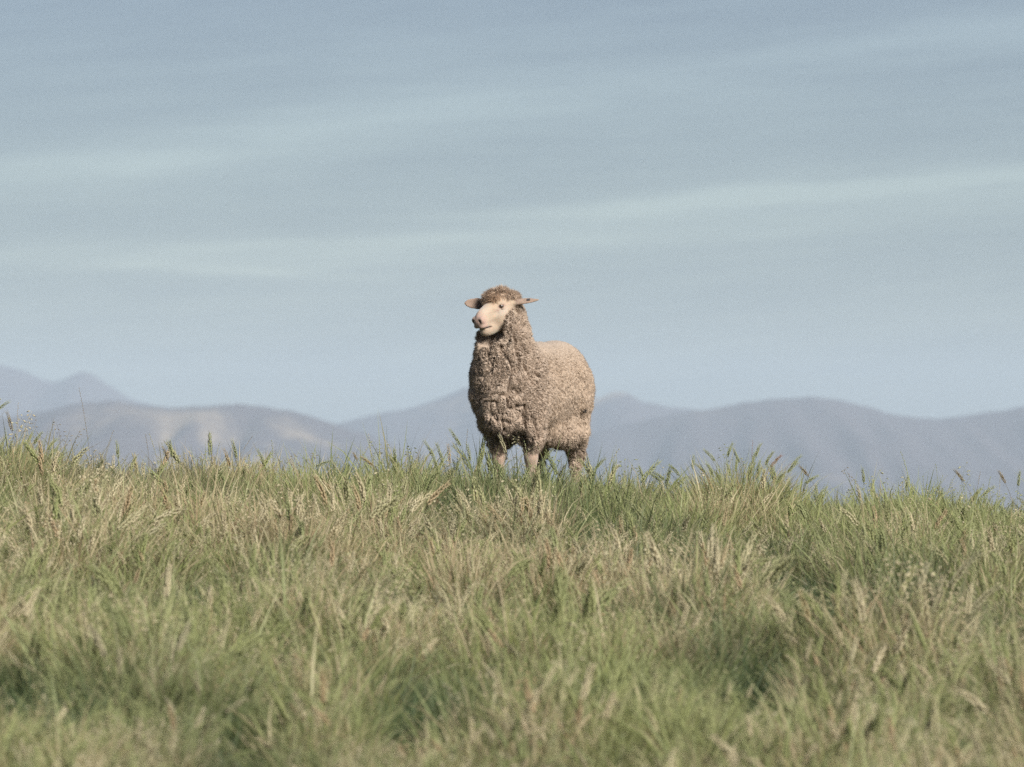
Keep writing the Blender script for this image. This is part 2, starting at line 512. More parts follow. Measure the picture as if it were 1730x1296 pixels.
# hollows between the tussocks, their shade painted as darker green grass (world x, y, radius x, radius y)
def ground_hit(u, v, off=.19):
    d = np.linspace(11.5, 27, 400); x = (u - 865) / FPX * d
    zray = CAM_Z + (HOR - v) / FPX * d
    gz = ground_z(x, d) + off
    k = np.argmax(gz > zray)
    return (x[k], d[k]) if k else (x[-1], d[-1])
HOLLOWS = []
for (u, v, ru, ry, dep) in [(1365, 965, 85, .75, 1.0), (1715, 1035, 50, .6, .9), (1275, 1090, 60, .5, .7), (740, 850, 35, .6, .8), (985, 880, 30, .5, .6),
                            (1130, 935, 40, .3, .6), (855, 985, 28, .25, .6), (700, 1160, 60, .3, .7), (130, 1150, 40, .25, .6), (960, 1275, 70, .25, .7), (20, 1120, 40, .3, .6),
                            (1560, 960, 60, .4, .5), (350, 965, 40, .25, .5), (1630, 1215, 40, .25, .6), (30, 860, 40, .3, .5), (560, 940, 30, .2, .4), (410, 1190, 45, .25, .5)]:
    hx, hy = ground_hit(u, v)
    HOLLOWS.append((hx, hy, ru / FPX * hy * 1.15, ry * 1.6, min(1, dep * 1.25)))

def clumps(x, y, size, seed):
    """nearest tussock centre: distance, offset from it, random value"""
    X0, Y0 = x / size, y / size
    I, J = np.floor(X0).astype(np.int64), np.floor(Y0).astype(np.int64)
    best = np.full(x.shape, 9.0); ox = np.zeros_like(x); oy = np.zeros_like(x); cr = np.zeros_like(x)
    for a in (-1, 0, 1):
        for b in (-1, 0, 1):
            h1, h2, h3 = (hash3(I + a, J + b, I * 0 + k_, seed) for k_ in (1, 2, 3))
            dx, dy = X0 - (I + a + h1), Y0 - (J + b + h2)
            d = np.hypot(dx, dy); m = d < best
            best = np.where(m, d, best); ox = np.where(m, dx, ox); oy = np.where(m, dy, oy); cr = np.where(m, h3, cr)
    return best, ox, oy, cr

def fields(x, y):
    z = ground_z(x, y)
    u, v = photo_uv(x, y, z + .1)
    hol = np.zeros_like(x)
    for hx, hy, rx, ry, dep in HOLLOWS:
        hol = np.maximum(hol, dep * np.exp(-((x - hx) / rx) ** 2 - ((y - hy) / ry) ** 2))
    straw = .23 + .8 * (fbm2(x / .8, y / 1.4, 3, 41) - .5) + .8 * (fbm2(x / .22, y / .3, 2, 43) - .5)
    # drier and greener parts of the meadow
    straw = straw + .30 * np.exp(-((x + 1.7) / 1.0) ** 2 - ((y - 22.5) / 2.4) ** 2)
    straw = straw + .28 * np.exp(-((x + .1) / .7) ** 2 - ((y - 20.5) / 1.6) ** 2)
    straw = straw + .16 * np.exp(-((x - 1.0) / .8) ** 2 - ((y - 17.0) / 1.6) ** 2)
    straw = straw - .28 * np.exp(-((x - 1.9) / 1.3) ** 2 - ((y - 24.3) / 2.2) ** 2)
    straw = straw - .14 * np.exp(-((x + .9) / .6) ** 2 - ((y - 16.5) / 1.6) ** 2)
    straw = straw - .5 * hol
    hn = fbm2(x / .40, y / .9, 3, 51)
    hgt = .80 + 1.7 * (hn - .5) + .3 * (fbm2(x / 1.7, y / 2.2, 2, 53) - .5)
    hgt = np.clip(hgt * (1 - .20 * hol), .18, 2)
    lush_shade = np.clip(hol * 1.5 + np.clip((.44 - hn) * 5, 0, 1) + np.clip((fbm2(x / .35, y / .7, 3, 91) - .6) * 3, 0, 1), 0, 1)  # painted shade in hollows and dips, plus darker green patches at random
    return z, hol, straw, hgt, lush_shade

def scatter(n, y0, y1, margin):
    y = np.sqrt(rng.uniform(y0 ** 2, y1 ** 2, n))
    x = rng.uniform(-1, 1, n) * (.0905 * y + margin)
    return x, y

def scatter_object(name, n_pts, y0, y1, margin, source, dens_fn, smin, smax, lean, seed, label, cat):
    x, y = scatter(n_pts, y0, y1, margin)
    z, hol, straw, hgt, lush_shade = fields(x, y)
    c1, ox, oy, cr = clumps(x, y, .24, 3)
    c2, ox2, oy2, cr2 = clumps(x, y, .62, 5)
    hgt = np.clip(hgt * (1.30 - .75 * c1) * (1.15 - .35 * c2) * (.8 + .45 * np.where(y > 23, .5 * cr + .1, cr)), .14, 1.5)
    straw = straw + (cr - .5) * .75 + (cr2 - .5) * .35
    low = np.zeros_like(x)                                     # shortened on the near side, so that one sees into the hollow
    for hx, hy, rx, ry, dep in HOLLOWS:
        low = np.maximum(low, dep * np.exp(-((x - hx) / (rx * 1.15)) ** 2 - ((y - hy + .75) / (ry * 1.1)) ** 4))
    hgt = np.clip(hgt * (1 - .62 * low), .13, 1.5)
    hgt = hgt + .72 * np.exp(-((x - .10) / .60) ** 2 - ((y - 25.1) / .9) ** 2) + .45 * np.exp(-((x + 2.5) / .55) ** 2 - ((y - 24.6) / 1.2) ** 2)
    lush_shade = np.clip(lush_shade + np.clip((c1 - .55) * 2.5, 0, .8) + np.clip((cr2 - .78) * 5, 0, 1) * .7, 0, 1)  # painted darker between clumps too, and on some clumps at random
    keep = rng.random(n_pts) < dens_fn(x, y, hol, hgt)
    x, y, z, hol, straw, hgt, lush_shade, c1, ox, oy, cr = (a[keep] for a in (x, y, z, hol, straw, hgt, lush_shade, c1, ox, oy, cr))
    n = len(x)
    s_ = hgt * rng.uniform(smin, smax, n)
    lx = (fbm2(x / .5, y / .7, 2, 61) - .5) * lean * 2 + rng.normal(0, lean * .35, n) + .06 + ox * .5 + (np.modf(cr * 7.7)[0] - .5) * .5
    ly = (fbm2(x / .5, y / .7, 2, 67) - .5) * lean * 2 + rng.normal(0, lean * .35, n) + oy * .5
    me = bpy.data.meshes.new(name)
    me.vertices.add(n); me.vertices.foreach_set('co', np.stack([x, y, z], 1).astype(np.float32).ravel())
    def at(nm, typ, key, val):
        a = me.attributes.new(nm, typ, 'POINT'); a.data.foreach_set(key, val)
    at('spin', 'FLOAT', 'value', rng.uniform(0, 6.283, n).astype(np.float32))
    at('lean', 'FLOAT_VECTOR', 'vector', np.stack([-ly, lx, np.zeros(n)], 1).astype(np.float32).ravel())
    at('size', 'FLOAT_VECTOR', 'vector', np.stack([s_ * .5 + .5, s_ * .5 + .5, s_], 1).astype(np.float32).ravel())
    if name == 'seed_heads': straw = straw + .12; lush_shade = lush_shade * .6
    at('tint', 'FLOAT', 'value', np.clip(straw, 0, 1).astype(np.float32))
    at('lush_shade', 'FLOAT', 'value', lush_shade.astype(np.float32))
    at('rnd', 'FLOAT', 'value', rng.random(n).astype(np.float32))
    at('pick', 'INT', 'value', rng.integers(0, 1000, n).astype(np.int32))
    me.materials.append(m_blade)
    o = bpy.data.objects.new(name, me); col.objects.link(o)
    ng = bpy.data.node_groups.new(name + '_scatter', 'GeometryNodeTree')
    ng.interface.new_socket('Geometry', in_out='INPUT', socket_type='NodeSocketGeometry')
    ng.interface.new_socket('Geometry', in_out='OUTPUT', socket_type='NodeSocketGeometry')
    K = NT(ng)
    gi = K.n('NodeGroupInput'); go = K.n('NodeGroupOutput')
    ci = K.n('GeometryNodeCollectionInfo'); ci.inputs['Collection'].default_value = source
    ci.inputs['Separate Children'].default_value = True; ci.inputs['Reset Children'].default_value = True
    def na(nm, typ):
        a = K.n('GeometryNodeInputNamedAttribute', data_type=typ); a.inputs['Name'].default_value = nm
        return a.outputs['Attribute']
    ip = K.n('GeometryNodeInstanceOnPoints')
    K.l(gi.outputs[0], ip.inputs['Points']); K.l(ci.outputs[0], ip.inputs['Instance'])
    ip.inputs['Pick Instance'].default_value = True
    K.l(na('pick', 'INT'), ip.inputs['Instance Index'])
    cx = K.n('ShaderNodeCombineXYZ'); K.l(na('spin', 'FLOAT'), cx.inputs[2])
    e1 = K.n('FunctionNodeEulerToRotation'); K.l(na('lean', 'FLOAT_VECTOR'), e1.inputs[0])
    e2 = K.n('FunctionNodeEulerToRotation'); K.l(cx.outputs[0], e2.inputs[0])
    rr = K.n('FunctionNodeRotateRotation'); rr.rotation_space = 'LOCAL'
    K.l(e1.outputs[0], rr.inputs[0]); K.l(e2.outputs[0], rr.inputs[1])
    K.l(rr.outputs[0], ip.inputs['Rotation']); K.l(na('size', 'FLOAT_VECTOR'), ip.inputs['Scale'])
    K.l(ip.outputs[0], go.inputs[0])
    md = o.modifiers.new('scatter', 'NODES'); md.node_group = ng
    tag(o, kind='stuff', label=label, category=cat)
    print(name, n)
    return o

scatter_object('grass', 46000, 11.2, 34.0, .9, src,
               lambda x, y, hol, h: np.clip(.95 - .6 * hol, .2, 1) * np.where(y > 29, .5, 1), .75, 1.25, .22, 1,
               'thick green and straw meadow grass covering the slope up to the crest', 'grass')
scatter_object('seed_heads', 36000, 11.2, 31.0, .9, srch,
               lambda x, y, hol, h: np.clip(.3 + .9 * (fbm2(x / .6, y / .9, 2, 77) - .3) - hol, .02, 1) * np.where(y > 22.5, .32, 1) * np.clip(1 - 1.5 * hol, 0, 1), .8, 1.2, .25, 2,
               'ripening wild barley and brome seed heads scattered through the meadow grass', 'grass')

# ------------------------------------------------------------------ sheep
TH = R(24)
SX, SY = (897 - 865) / FPX * 26.5, 26.5
SZ = CAM_Z + (HOR - 855) / FPX * 26.5
SZ = float(ground_z(np.array([SX]), np.array([SY]))[0])
print('sheep ground z', SZ, 'wanted', CAM_Z + (HOR - 855) / FPX * 26.5)
SZ_W = CAM_Z + (HOR - 855) / FPX * 26.5
sheep = bpy.data.objects.new('sheep', None); col.objects.link(sheep)
sheep.location = (SX, SY, SZ_W); sheep.rotation_euler = (0, 0, -(math.pi / 2 + TH))
tag(sheep, label='woolly cream merino sheep standing on the grassy crest looking left', category='sheep')

Hs = .004
O0 = np.array([-.62, -.36, -.02]); DIM = (315, 190, 275)

class Field:
    def __init__(s): s.F = np.full(DIM, .3, np.float32)
    def region(s, c_, r):
        lo = np.maximum(np.floor((np.array(c_) - r - O0) / Hs).astype(int), 0)
        hi = np.minimum(np.ceil((np.array(c_) + r - O0) / Hs).astype(int) + 1, DIM)
        sl = tuple(slice(a, b) for a, b in zip(lo, hi))
        g = [O0[i] + Hs * np.arange(lo[i], hi[i], dtype=np.float32) for i in range(3)]
        return sl, g[0][:, None, None].astype(np.float32), g[1][None, :, None].astype(np.float32), g[2][None, None, :].astype(np.float32)
    def blend(s, sl, d, k):
        F = s.F[sl]; d = d.astype(np.float32)
        if k <= 0: s.F[sl] = np.minimum(F, d); return
        h = np.maximum(k - np.abs(F - d), 0) / k
        s.F[sl] = np.minimum(F, d) - h * h * k * .25
    def ell(s, c_, r, k=.03, rot=None, carve=False, bend=0):
        c_ = np.array(c_, float); r = np.array(r, float)
        sl, x, y, z = s.region(c_, r.max() + k + .02)
        x, y, z = x - c_[0], y - c_[1], z - c_[2]
        if rot is not None:        # rows of rot = local axes
            x, y, z = (rot[i][0] * x + rot[i][1] * y + rot[i][2] * z for i in range(3))
        if bend: z = z - bend * y * y
        k0 = np.sqrt((x / r[0]) ** 2 + (y / r[1]) ** 2 + (z / r[2]) ** 2)
        k1 = np.sqrt((x / r[0] ** 2) ** 2 + (y / r[1] ** 2) ** 2 + (z / r[2] ** 2) ** 2) + 1e-6
        d = k0 * (k0 - 1) / k1
        if carve:
            F = s.F[sl]; d = -d.astype(np.float32)
            h = np.maximum(k - np.abs(F - d), 0) / max(k, 1e-6)
            s.F[sl] = np.maximum(F, d) + h * h * k * .25
        else: s.blend(sl, d, k)
    def cap(s, a, b, ra, rb, k=.03):
        a = np.array(a, float); b = np.array(b, float)
        c_ = (a + b) / 2; rad = np.abs(b - a) / 2 + max(ra, rb) + k + .02
        sl, x, y, z = s.region(c_, rad)
        ab = b - a; L2 = (ab ** 2).sum()
        t = np.clip(((x - a[0]) * ab[0] + (y - a[1]) * ab[1] + (z - a[2]) * ab[2]) / L2, 0, 1)
        d = np.sqrt((x - a[0] - t * ab[0]) ** 2 + (y - a[1] - t * ab[1]) ** 2 + (z - a[2] - t * ab[2]) ** 2) - (ra + (rb - ra) * t)
        s.blend(sl, d, k)
    def mesh(s):
        F = s.F
        ins = F < 0
        A = ins[:-1, :-1, :-1]
        allv = A.copy(); anyv = A.copy()
        for dx in (0, 1):
            for dy in (0, 1):
                for dz in (0, 1):
                    b = ins[dx:DIM[0] - 1 + dx, dy:DIM[1] - 1 + dy, dz:DIM[2] - 1 + dz]
                    allv &= b; anyv |= b
        act = anyv & ~allv
        I = np.argwhere(act)
        idx = np.full(act.shape, -1, np.int64); idx[act] = np.arange(len(I))
        acc = np.zeros((len(I), 3)); cnt = np.zeros(len(I))
        cor = [(0, 0, 0), (1, 0, 0), (0, 1, 0), (1, 1, 0), (0, 0, 1), (1, 0, 1), (0, 1, 1), (1, 1, 1)]
        val = [F[I[:, 0] + c_[0], I[:, 1] + c_[1], I[:, 2] + c_[2]].astype(float) for c_ in cor]
        for i in range(8):
            for j in range(i + 1, 8):
                if sum(abs(cor[i][k] - cor[j][k]) for k in range(3)) != 1: continue
                m = (val[i] < 0) != (val[j] < 0)
                t = np.where(m, val[i] / np.where(m, val[i] - val[j], 1), 0)[:, None]
                p = np.array(cor[i]) + t * (np.array(cor[j]) - np.array(cor[i]))
                acc += np.where(m[:, None], p, 0); cnt += m
        Vt = O0 + Hs * (I + acc / cnt[:, None])
        faces = []
        for ax in range(3):
            sl0 = [slice(None)] * 3; sl1 = [slice(None)] * 3
            sl0[ax] = slice(0, -1); sl1[ax] = slice(1, None)
            a, b = ins[tuple(sl0)], ins[tuple(sl1)]
            E = np.argwhere(a != b)
            o1, o2 = [(1, 2), (2, 0), (0, 1)][ax]
            E = E[(E[:, o1] > 0) & (E[:, o2] > 0) & (E[:, o1] < DIM[o1] - 1) & (E[:, o2] < DIM[o2] - 1)]
            s0 = a[E[:, 0], E[:, 1], E[:, 2]]
            def at(d1, d2):
                e = E.copy(); e[:, o1] -= d1; e[:, o2] -= d2
                return idx[e[:, 0], e[:, 1], e[:, 2]]
            qd = np.stack([at(1, 1), at(0, 1), at(0, 0), at(1, 0)], 1)
            qd[~s0] = qd[~s0][:, ::-1]
            faces.append(qd)
        Fc = np.concatenate(faces)
        Fc = Fc[(Fc >= 0).all(1)]
        return Vt, Fc

def smooth_mesh(V, Fc, it=2, lam=.5):
    n = len(V)
    E = np.concatenate([Fc[:, [0, 1]], Fc[:, [1, 2]], Fc[:, [2, 3]], Fc[:, [3, 0]]])
    for _ in range(it):
        deg = np.bincount(E[:, 0], minlength=n) + np.bincount(E[:, 1], minlength=n)
        S_ = np.stack([np.bincount(E[:, 0], V[E[:, 1], k], n) + np.bincount(E[:, 1], V[E[:, 0], k], n) for k in range(3)], 1)
        V = V + lam * (S_ / np.maximum(deg, 1)[:, None] - V)
    return V

def subdivide(V, Fc):
    n = len(V)
    E = np.concatenate([Fc[:, [0, 1]], Fc[:, [1, 2]], Fc[:, [2, 3]], Fc[:, [3, 0]]]); E.sort(axis=1)
    key, inv = np.unique(E[:, 0] * n + E[:, 1], return_inverse=True)
    mid = (V[key // n] + V[key % n]) / 2
    cen = V[Fc].mean(1)
    V2 = np.concatenate([V, mid, cen])
    m = len(Fc); e = [n + inv.ravel()[k * m:(k + 1) * m] for k in range(4)]; c_ = n + len(mid) + np.arange(m)
    F2 = np.concatenate([np.stack([Fc[:, 0], e[0], c_, e[3]], 1), np.stack([e[0], Fc[:, 1], e[1], c_], 1),
                         np.stack([c_, e[1], Fc[:, 2], e[2]], 1), np.stack([e[3], c_, e[2], Fc[:, 3]], 1)])
    return V2, F2

def normals(V, Fc):
    a = V[Fc[:, 2]] - V[Fc[:, 0]]; b = V[Fc[:, 3]] - V[Fc[:, 1]]
    fn = np.cross(a, b)
    nn = np.zeros_like(V)
    for k in range(4):
        for c_ in range(3): nn[:, c_] += np.bincount(Fc[:, k], fn[:, c_], len(V))
    return nn / (np.linalg.norm(nn, axis=1, keepdims=True) + 1e-12)

# head frame, in the sheep's own coordinates (x forward, y its left, z up)
HY, HP = R(-22), R(-25)
hf = np.array([math.cos(HY) * math.cos(HP), math.sin(HY) * math.cos(HP), math.sin(HP)])
hl = np.array([-math.sin(HY), math.cos(HY), 0.0])
ROLL = R(-3)
hu = np.cross(hf, hl)
hl, hu = hl * math.cos(ROLL) + hu * math.sin(ROLL), hu * math.cos(ROLL) - hl * math.sin(ROLL)
HO = np.zeros(3)
RH = np.array([hf, hl, hu])
HO = np.array([.42, .0425, .920]) - (.055 * hf + .057 * hl + .022 * hu)      # puts the near eye where it belongs
def hp(f, l, u): return HO + f * hf + l * hl + u * hu

# --- bare skin: one continuous body -------------------------------------
B = Field()
B.ell((-.06, -.01, .53), (.34, .13, .16), .02)
B.ell((.24, -.01, .52), (.11, .10, .14), .03)
B.cap((.22, .0, .60), hp(-.03, 0, -.01), .09, .048, .03)
legs = [  # (shoulder, elbow/stifle, knee/hock, fetlock, hoof), radii
    [(.22, -.07, .43), (.21, -.065, .34), (.235, -.06, .225), (.225, -.058, .075), (.24, -.058, .02)],
    [(.22, .07, .43), (.21, .10, .34), (.225, .10, .225), (.215, .10, .075), (.23, .10, .02)],
    [(-.28, -.08, .44), (-.25, -.12, .36), (-.37, -.125, .245), (-.335, -.13, .075), (-.32, -.13, .02)],
    [(-.28, .06, .44), (-.25, .085, .36), (-.385, .07, .245), (-.36, .068, .075), (-.345, .068, .02)]]
for L in legs:
    rr_ = [.06, .045, .027, .022, .029]
    for i in range(4): B.cap(L[i], L[i + 1], rr_[i] if i else .06, rr_[i + 1], .02)
    B.ell(L[2], (.029, .027, .034), .012)
    for s_ in (-1, 1):
        B.ell((L[4][0] + .012, L[4][1] + s_ * .013, .018), (.034, .014, .022), .004)
# head
B.ell(hp(-.005, 0, .005), (.076, .064, .068), .03, RH)
B.cap(hp(.035, 0, .006), hp(.128, 0, -.004), .054, .035, .02)
B.ell(hp(.100, 0, .016), (.075, .026, .026), .02, RH)           # flat nose bridge
B.ell(hp(.156, 0, -.012), (.034, .036, .032), .012, RH)
B.cap(hp(.010, 0, -.060), hp(.120, 0, -.062), .046, .034, .03)  # jaw
for s_ in (-1, 1):
    B.ell(hp(.030, s_ * .040, -.040), (.056, .027, .055), .03, RH)   # cheek
    B.ell(hp(.168, s_ * .022, .000), (.020, .015, .017), .006, RH)   # nostril wing
    B.ell(hp(.162, s_ * .015, -.029), (.026, .022, .014), .006, RH)  # upper lip halves
B.ell(hp(.140, 0, -.064), (.034, .032, .027), .008, RH)         # chin
for s_ in (-1, 1):
    B.ell(hp(.056, s_ * .064, .022), (.013, .011, .0062), .003, RH, carve=True)       # eye socket
    B.ell(hp(.054, s_ * .058, .0315), (.014, .007, .0045), .004, RH)                  # upper lid
    B.ell(hp(.056, s_ * .059, .0125), (.012, .006, .0035), .004, RH)                  # lower lid
    rn = np.array([hf * .85 + hl * s_ * .53, -hf * .53 * s_ + hl * .85, hu])
    B.ell(hp(.186, s_ * .0215, .000), (.015, .0065, .0085), .002, rn, carve=True)
    B.ell(hp(.130, s_ * .048, .004), (.045, .012, .014), .015, RH, carve=True)        # hollow along the side of the nose
# mouth line cut a few millimetres into the lips
sl, x, y, z = B.region(hp(.17, 0, -.04), .075)
x, y, z = x - HO[0], y - HO[1], z - HO[2]
f_ = hf[0] * x + hf[1] * y + hf[2] * z; l_ = hl[0] * x + hl[1] * y + hl[2] * z; u_ = hu[0] * x + hu[1] * y + hu[2] * z
slot = np.maximum(np.abs(u_ + .0400 + .27 * np.clip(.168 - f_, 0, 1)) - .0024, .130 - f_)
slot = np.maximum(slot, -(B.F[sl] + .010))
B.F[sl] = np.maximum(B.F[sl], -slot.astype(np.float32))
# ears
def ear(side):
    base = hp(-.012, .064, .008) if side > 0 else hp(.010, -.066, .006)
    IR, IT, UPV = np.array([-.407, .914, 0]), np.array([.914, .407, 0]), np.array([0, 0, 1.0])
    d = IR * .93 + IT * .12 + UPV * .12 if side > 0 else -IR * .95 + IT * .26 + UPV * .04
    d = d / np.linalg.norm(d)
    nrm = (IT * .8 + UPV * .1) if side < 0 else (UPV * .65 + IT * .65)
    nrm = nrm - d * (nrm @ d); nrm /= np.linalg.norm(nrm)
    wv = np.cross(nrm, d)
    c_ = base + d * (.050 if side > 0 else .062)
    if side > 0: B.ell(base + d * .085, (.034, .009, .0062), .008, np.array([d, wv, nrm]))
    B.ell(c_, ((.050 if side > 0 else .066), (.019 if side > 0 else .027), .0065), .004, np.array([d, wv, nrm]), bend=(13.0 if side < 0 else 14.0))
    B.cap(base - d * .02, base + d * .030, .021, .010, .012)
    return base, d, wv, nrm
EARS = {s_: ear(s_) for s_ in (1, -1)}
bv, bf = B.mesh()
bv = smooth_mesh(bv, bf, 1, .4)
# pigment
loc = (bv - HO) @ RH.T
f_, l_, u_ = loc.T
cream = np.array([.36, .275, .195]); pale = np.array([.44, .365, .295]); pink = np.array([.36, .215, .185]); dark = np.array([.05, .035, .03])
colr = np.tile(cream, (len(bv), 1))
nz = fbm(bv * 55, 4, 5, .65)[:, None]
colr = colr * (.74 + .52 * nz)
def mixc(c0, c1, wgt): return c0 * (1 - wgt[:, None]) + c1 * wgt[:, None]
g3 = lambda cf, cl, cu, rf, rl, ru: np.exp(-((f_ - cf) / rf) ** 2 - ((np.abs(l_) - cl) / rl) ** 2 - ((u_ - cu) / ru) ** 2)
tanf = np.clip(g3(.07, .0, .05, .05, .05, .04) + 0, 0, 1) * .5
colr = mixc(colr, np.array([.42, .29, .18]), tanf)
colr = mixc(colr, pale, np.clip(g3(.065, .058, -.002, .03, .03, .016) * 1.2, 0, .9))
colr = mixc(colr, pale, np.clip(g3(.135, .0, .03, .035, .035, .03), 0, .6))
nose = np.clip((f_ - .142) / .025, 0, 1) * np.clip((u_ + .050) / .012, 0, 1)
colr = mixc(colr, pink, nose * .65)
lip = np.exp(-((u_ + .0400 + .27 * np.clip(.168 - f_, 0, 1)) / .0045) ** 2) * np.clip((f_ - .122) / .02, 0, 1)
colr = mixc(colr, pink * .45, lip * .9)
colr = mixc(colr, np.array([.36, .31, .14]), np.clip(g3(.125, .01, -.092, .045, .04, .012), 0, .55))    # grass stain on the chin
for s_ in (-1, 1):
    rim = np.exp(-(((f_ - .056) / .018) ** 2 + ((u_ - .022) / .010) ** 2) ** 2) * (l_ * s_ > .04)
    colr = mixc(colr, np.array([.22, .13, .11]), rim * .85)
    tear = np.exp(-((f_ - .080) / .010) ** 2 - ((u_ - .012) / .005) ** 2) * (l_ * s_ > .03)
    colr = mixc(colr, pink * .75, tear * .7)
    ns = np.exp(-(((f_ - .184) / .014) ** 2 + ((l_ - s_ * .0225) / .009) ** 2 + ((u_ - .000) / .009) ** 2))
    colr = mixc(colr, dark, np.clip(ns * 1.1, 0, .8))
    b0, d_, wv, nrm = EARS[s_]
    q_ = bv - b0; t_ = q_ @ d_; isr = (t_ > .01) & (t_ < .14) & (np.abs(q_ @ wv) < .035) & (np.abs(q_ @ nrm) < .03)
    isr = isr & (np.abs(l_) > .068)
    colr = mixc(colr, np.array([.22, .15, .11]), isr * .95)
    if s_ < 0: colr = mixc(colr, np.array([.09, .055, .042]), isr * np.clip(1.5 - t_ / .075, 0, 1) * .9)
legm = np.clip((.40 - bv[:, 2]) / .05, 0, 1)
colr = mixc(colr, np.array([.30, .215, .16]), legm * .9)
colr = mixc(colr, np.array([.05, .045, .04]), np.clip((.042 - bv[:, 2]) / .008, 0, 1))

m_skin, S = new_mat('sheep_skin')
a = S.n('ShaderNodeAttribute', attribute_name='pigment')
tcs = S.n('ShaderNodeTexCoord')
sn = S.noise(tcs.outputs['Object'], 220, 3, .6)
cs = S.mix(S.m('MULTIPLY', sn, .35), a.outputs['Color'], (.40, .30, .22))
p = S.n('ShaderNodeBsdfPrincipled'); S.l(cs, p.inputs['Base Color']); p.inputs['Roughness'].default_value = .8
p.inputs['Subsurface Weight'].default_value = .12; p.inputs['Subsurface Scale'].default_value = .01
p.inputs['Sheen Weight'].default_value = .3
b_ = S.n('ShaderNodeBump'); b_.inputs['Strength'].default_value = .7; b_.inputs['Distance'].default_value = .004
S.l(sn, b_.inputs['Height']); S.l(b_.outputs[0], p.inputs['Normal'])
o_ = S.n('ShaderNodeOutputMaterial'); S.l(p.outputs[0], o_.inputs[0])
body = mesh_obj('body', bv, bf, m_skin, sheep, smooth=True, colors={'pigment': colr})

# eyes
def uv_ball(c_, r, name, mat, parent, sc=(1, 1, 1), seg=20):
    vs, fs = [], []
    for i in range(seg + 1):
        t = math.pi * i / seg
        for j in range(seg * 2):
            a_ = math.pi * j / seg
            vs.append(np.array(c_) + r * (RH.T @ (np.array([math.sin(t) * math.cos(a_), math.sin(t) * math.sin(a_), math.cos(t)]) * sc)))
    n = seg * 2
    for i in range(seg):
        for j in range(n): fs.append((i * n + j, (i + 1) * n + j, (i + 1) * n + (j + 1) % n, i * n + (j + 1) % n))
    return mesh_obj(name, vs, np.array(fs), mat, parent, smooth=True)
m_eye, E_ = new_mat('amber_eye')
te = E_.n('ShaderNodeTexCoord')
p = E_.n('ShaderNodeBsdfPrincipled'); E_.put(p.inputs['Base Color'], (.035, .022, .012)); p.inputs['Roughness'].default_value = .06
p.inputs['Coat Weight'].default_value = 1
nn_ = E_.noise(te.outputs['Object'], 300, 2); E_.l(E_.mix(nn_, (.02, .013, .008), (.06, .038, .018)), p.inputs['Base Color'])
o_ = E_.n('ShaderNodeOutputMaterial'); E_.l(p.outputs[0], o_.inputs[0])
for s_ in (-1, 1):
    uv_ball(hp(.056, s_ * .0505, .021), .0110, 'eye', m_eye, body)

# ear tags
def plain(name, c_, rough=.6):
    m, H = new_mat(name)
    t_ = H.n('ShaderNodeTexCoord'); n_ = H.noise(t_.outputs['Object'], 90, 3)
    p_ = H.n('ShaderNodeBsdfPrincipled'); H.l(H.mix(H.m('MULTIPLY', n_, .4), c_, tuple(v * .6 for v in c_)), p_.inputs['Base Color'])
    p_.inputs['Roughness'].default_value = rough
    oo = H.n('ShaderNodeOutputMaterial'); H.l(p_.outputs[0], oo.inputs[0])
    return m
def slab(name, c_, ax, half, mat, parent):
    vs = [np.array(c_) + sx * ax[0] * half[0] + sy * ax[1] * half[1] + sz * ax[2] * half[2] for sx in (-1, 1) for sy in (-1, 1) for sz in (-1, 1)]
    fs = [(0, 1, 3, 2), (4, 6, 7, 5), (0, 4, 5, 1), (2, 3, 7, 6), (0, 2, 6, 4), (1, 5, 7, 3)]
    o = mesh_obj(name, vs, fs, mat, parent)
    bvm = o.modifiers.new('bevel', 'BEVEL'); bvm.width = min(half) * .6; bvm.segments = 2
    return o
b0, d_, wv, nrm = EARS[-1]
dn = np.array([0, 0, -1.0])
slab('ear_tag', b0 + d_ * .045 + dn * .030 + nrm * .010, (d_, dn, nrm), (.004, .011, .0022), plain('straw_yellow_plastic', (.45, .34, .13)), body)['label'] = 'small yellowish tag hanging under the ear'
b0, d_, wv, nrm = EARS[1]
slab('ear_tag', b0 + d_ * .070 + nrm * .009, (d_, wv, nrm), (.007, .006, .002), plain('dark_grey_plastic', (.06, .055, .055)), body)['label'] = 'dark tag clipped on the far end of the ear'

# --- fleece -------------------------------------------------------------
W = Field()
W.ell((-.06, -.015, .540), (.400, .197, .232), .02)
W.ell((-.28, -.01, .545), (.200, .190, .232), .05)
W.ell((.20, -.01, .54), (.185, .185, .225), .06)
W.ell((.29, -.005, .50), (.145, .150, .18), .06)
W.ell((.345, -.005, .42), (.090, .080, .110), .012)                 # hanging brisket fold
W.cap((.27, .0, .66), (.335, .020, .79), .165, .112, .06)
W.cap((.30, .01, .74), hp(-.050, -.006, -.050), .128, .066, .05)
W.ell(hp(-.03, 0, -.075), (.055, .062, .055), .03, RH)             # throat
W.ell(hp(.002, .052, -.040), (.040, .022, .055), .02, RH)           # woolly cheek
W.ell(hp(-.005, -.048, -.045), (.040, .020, .050), .02, RH)
W.ell((.375, -.035, .690), (.070, .070, .130), .07)                # dewlap wool under the chin
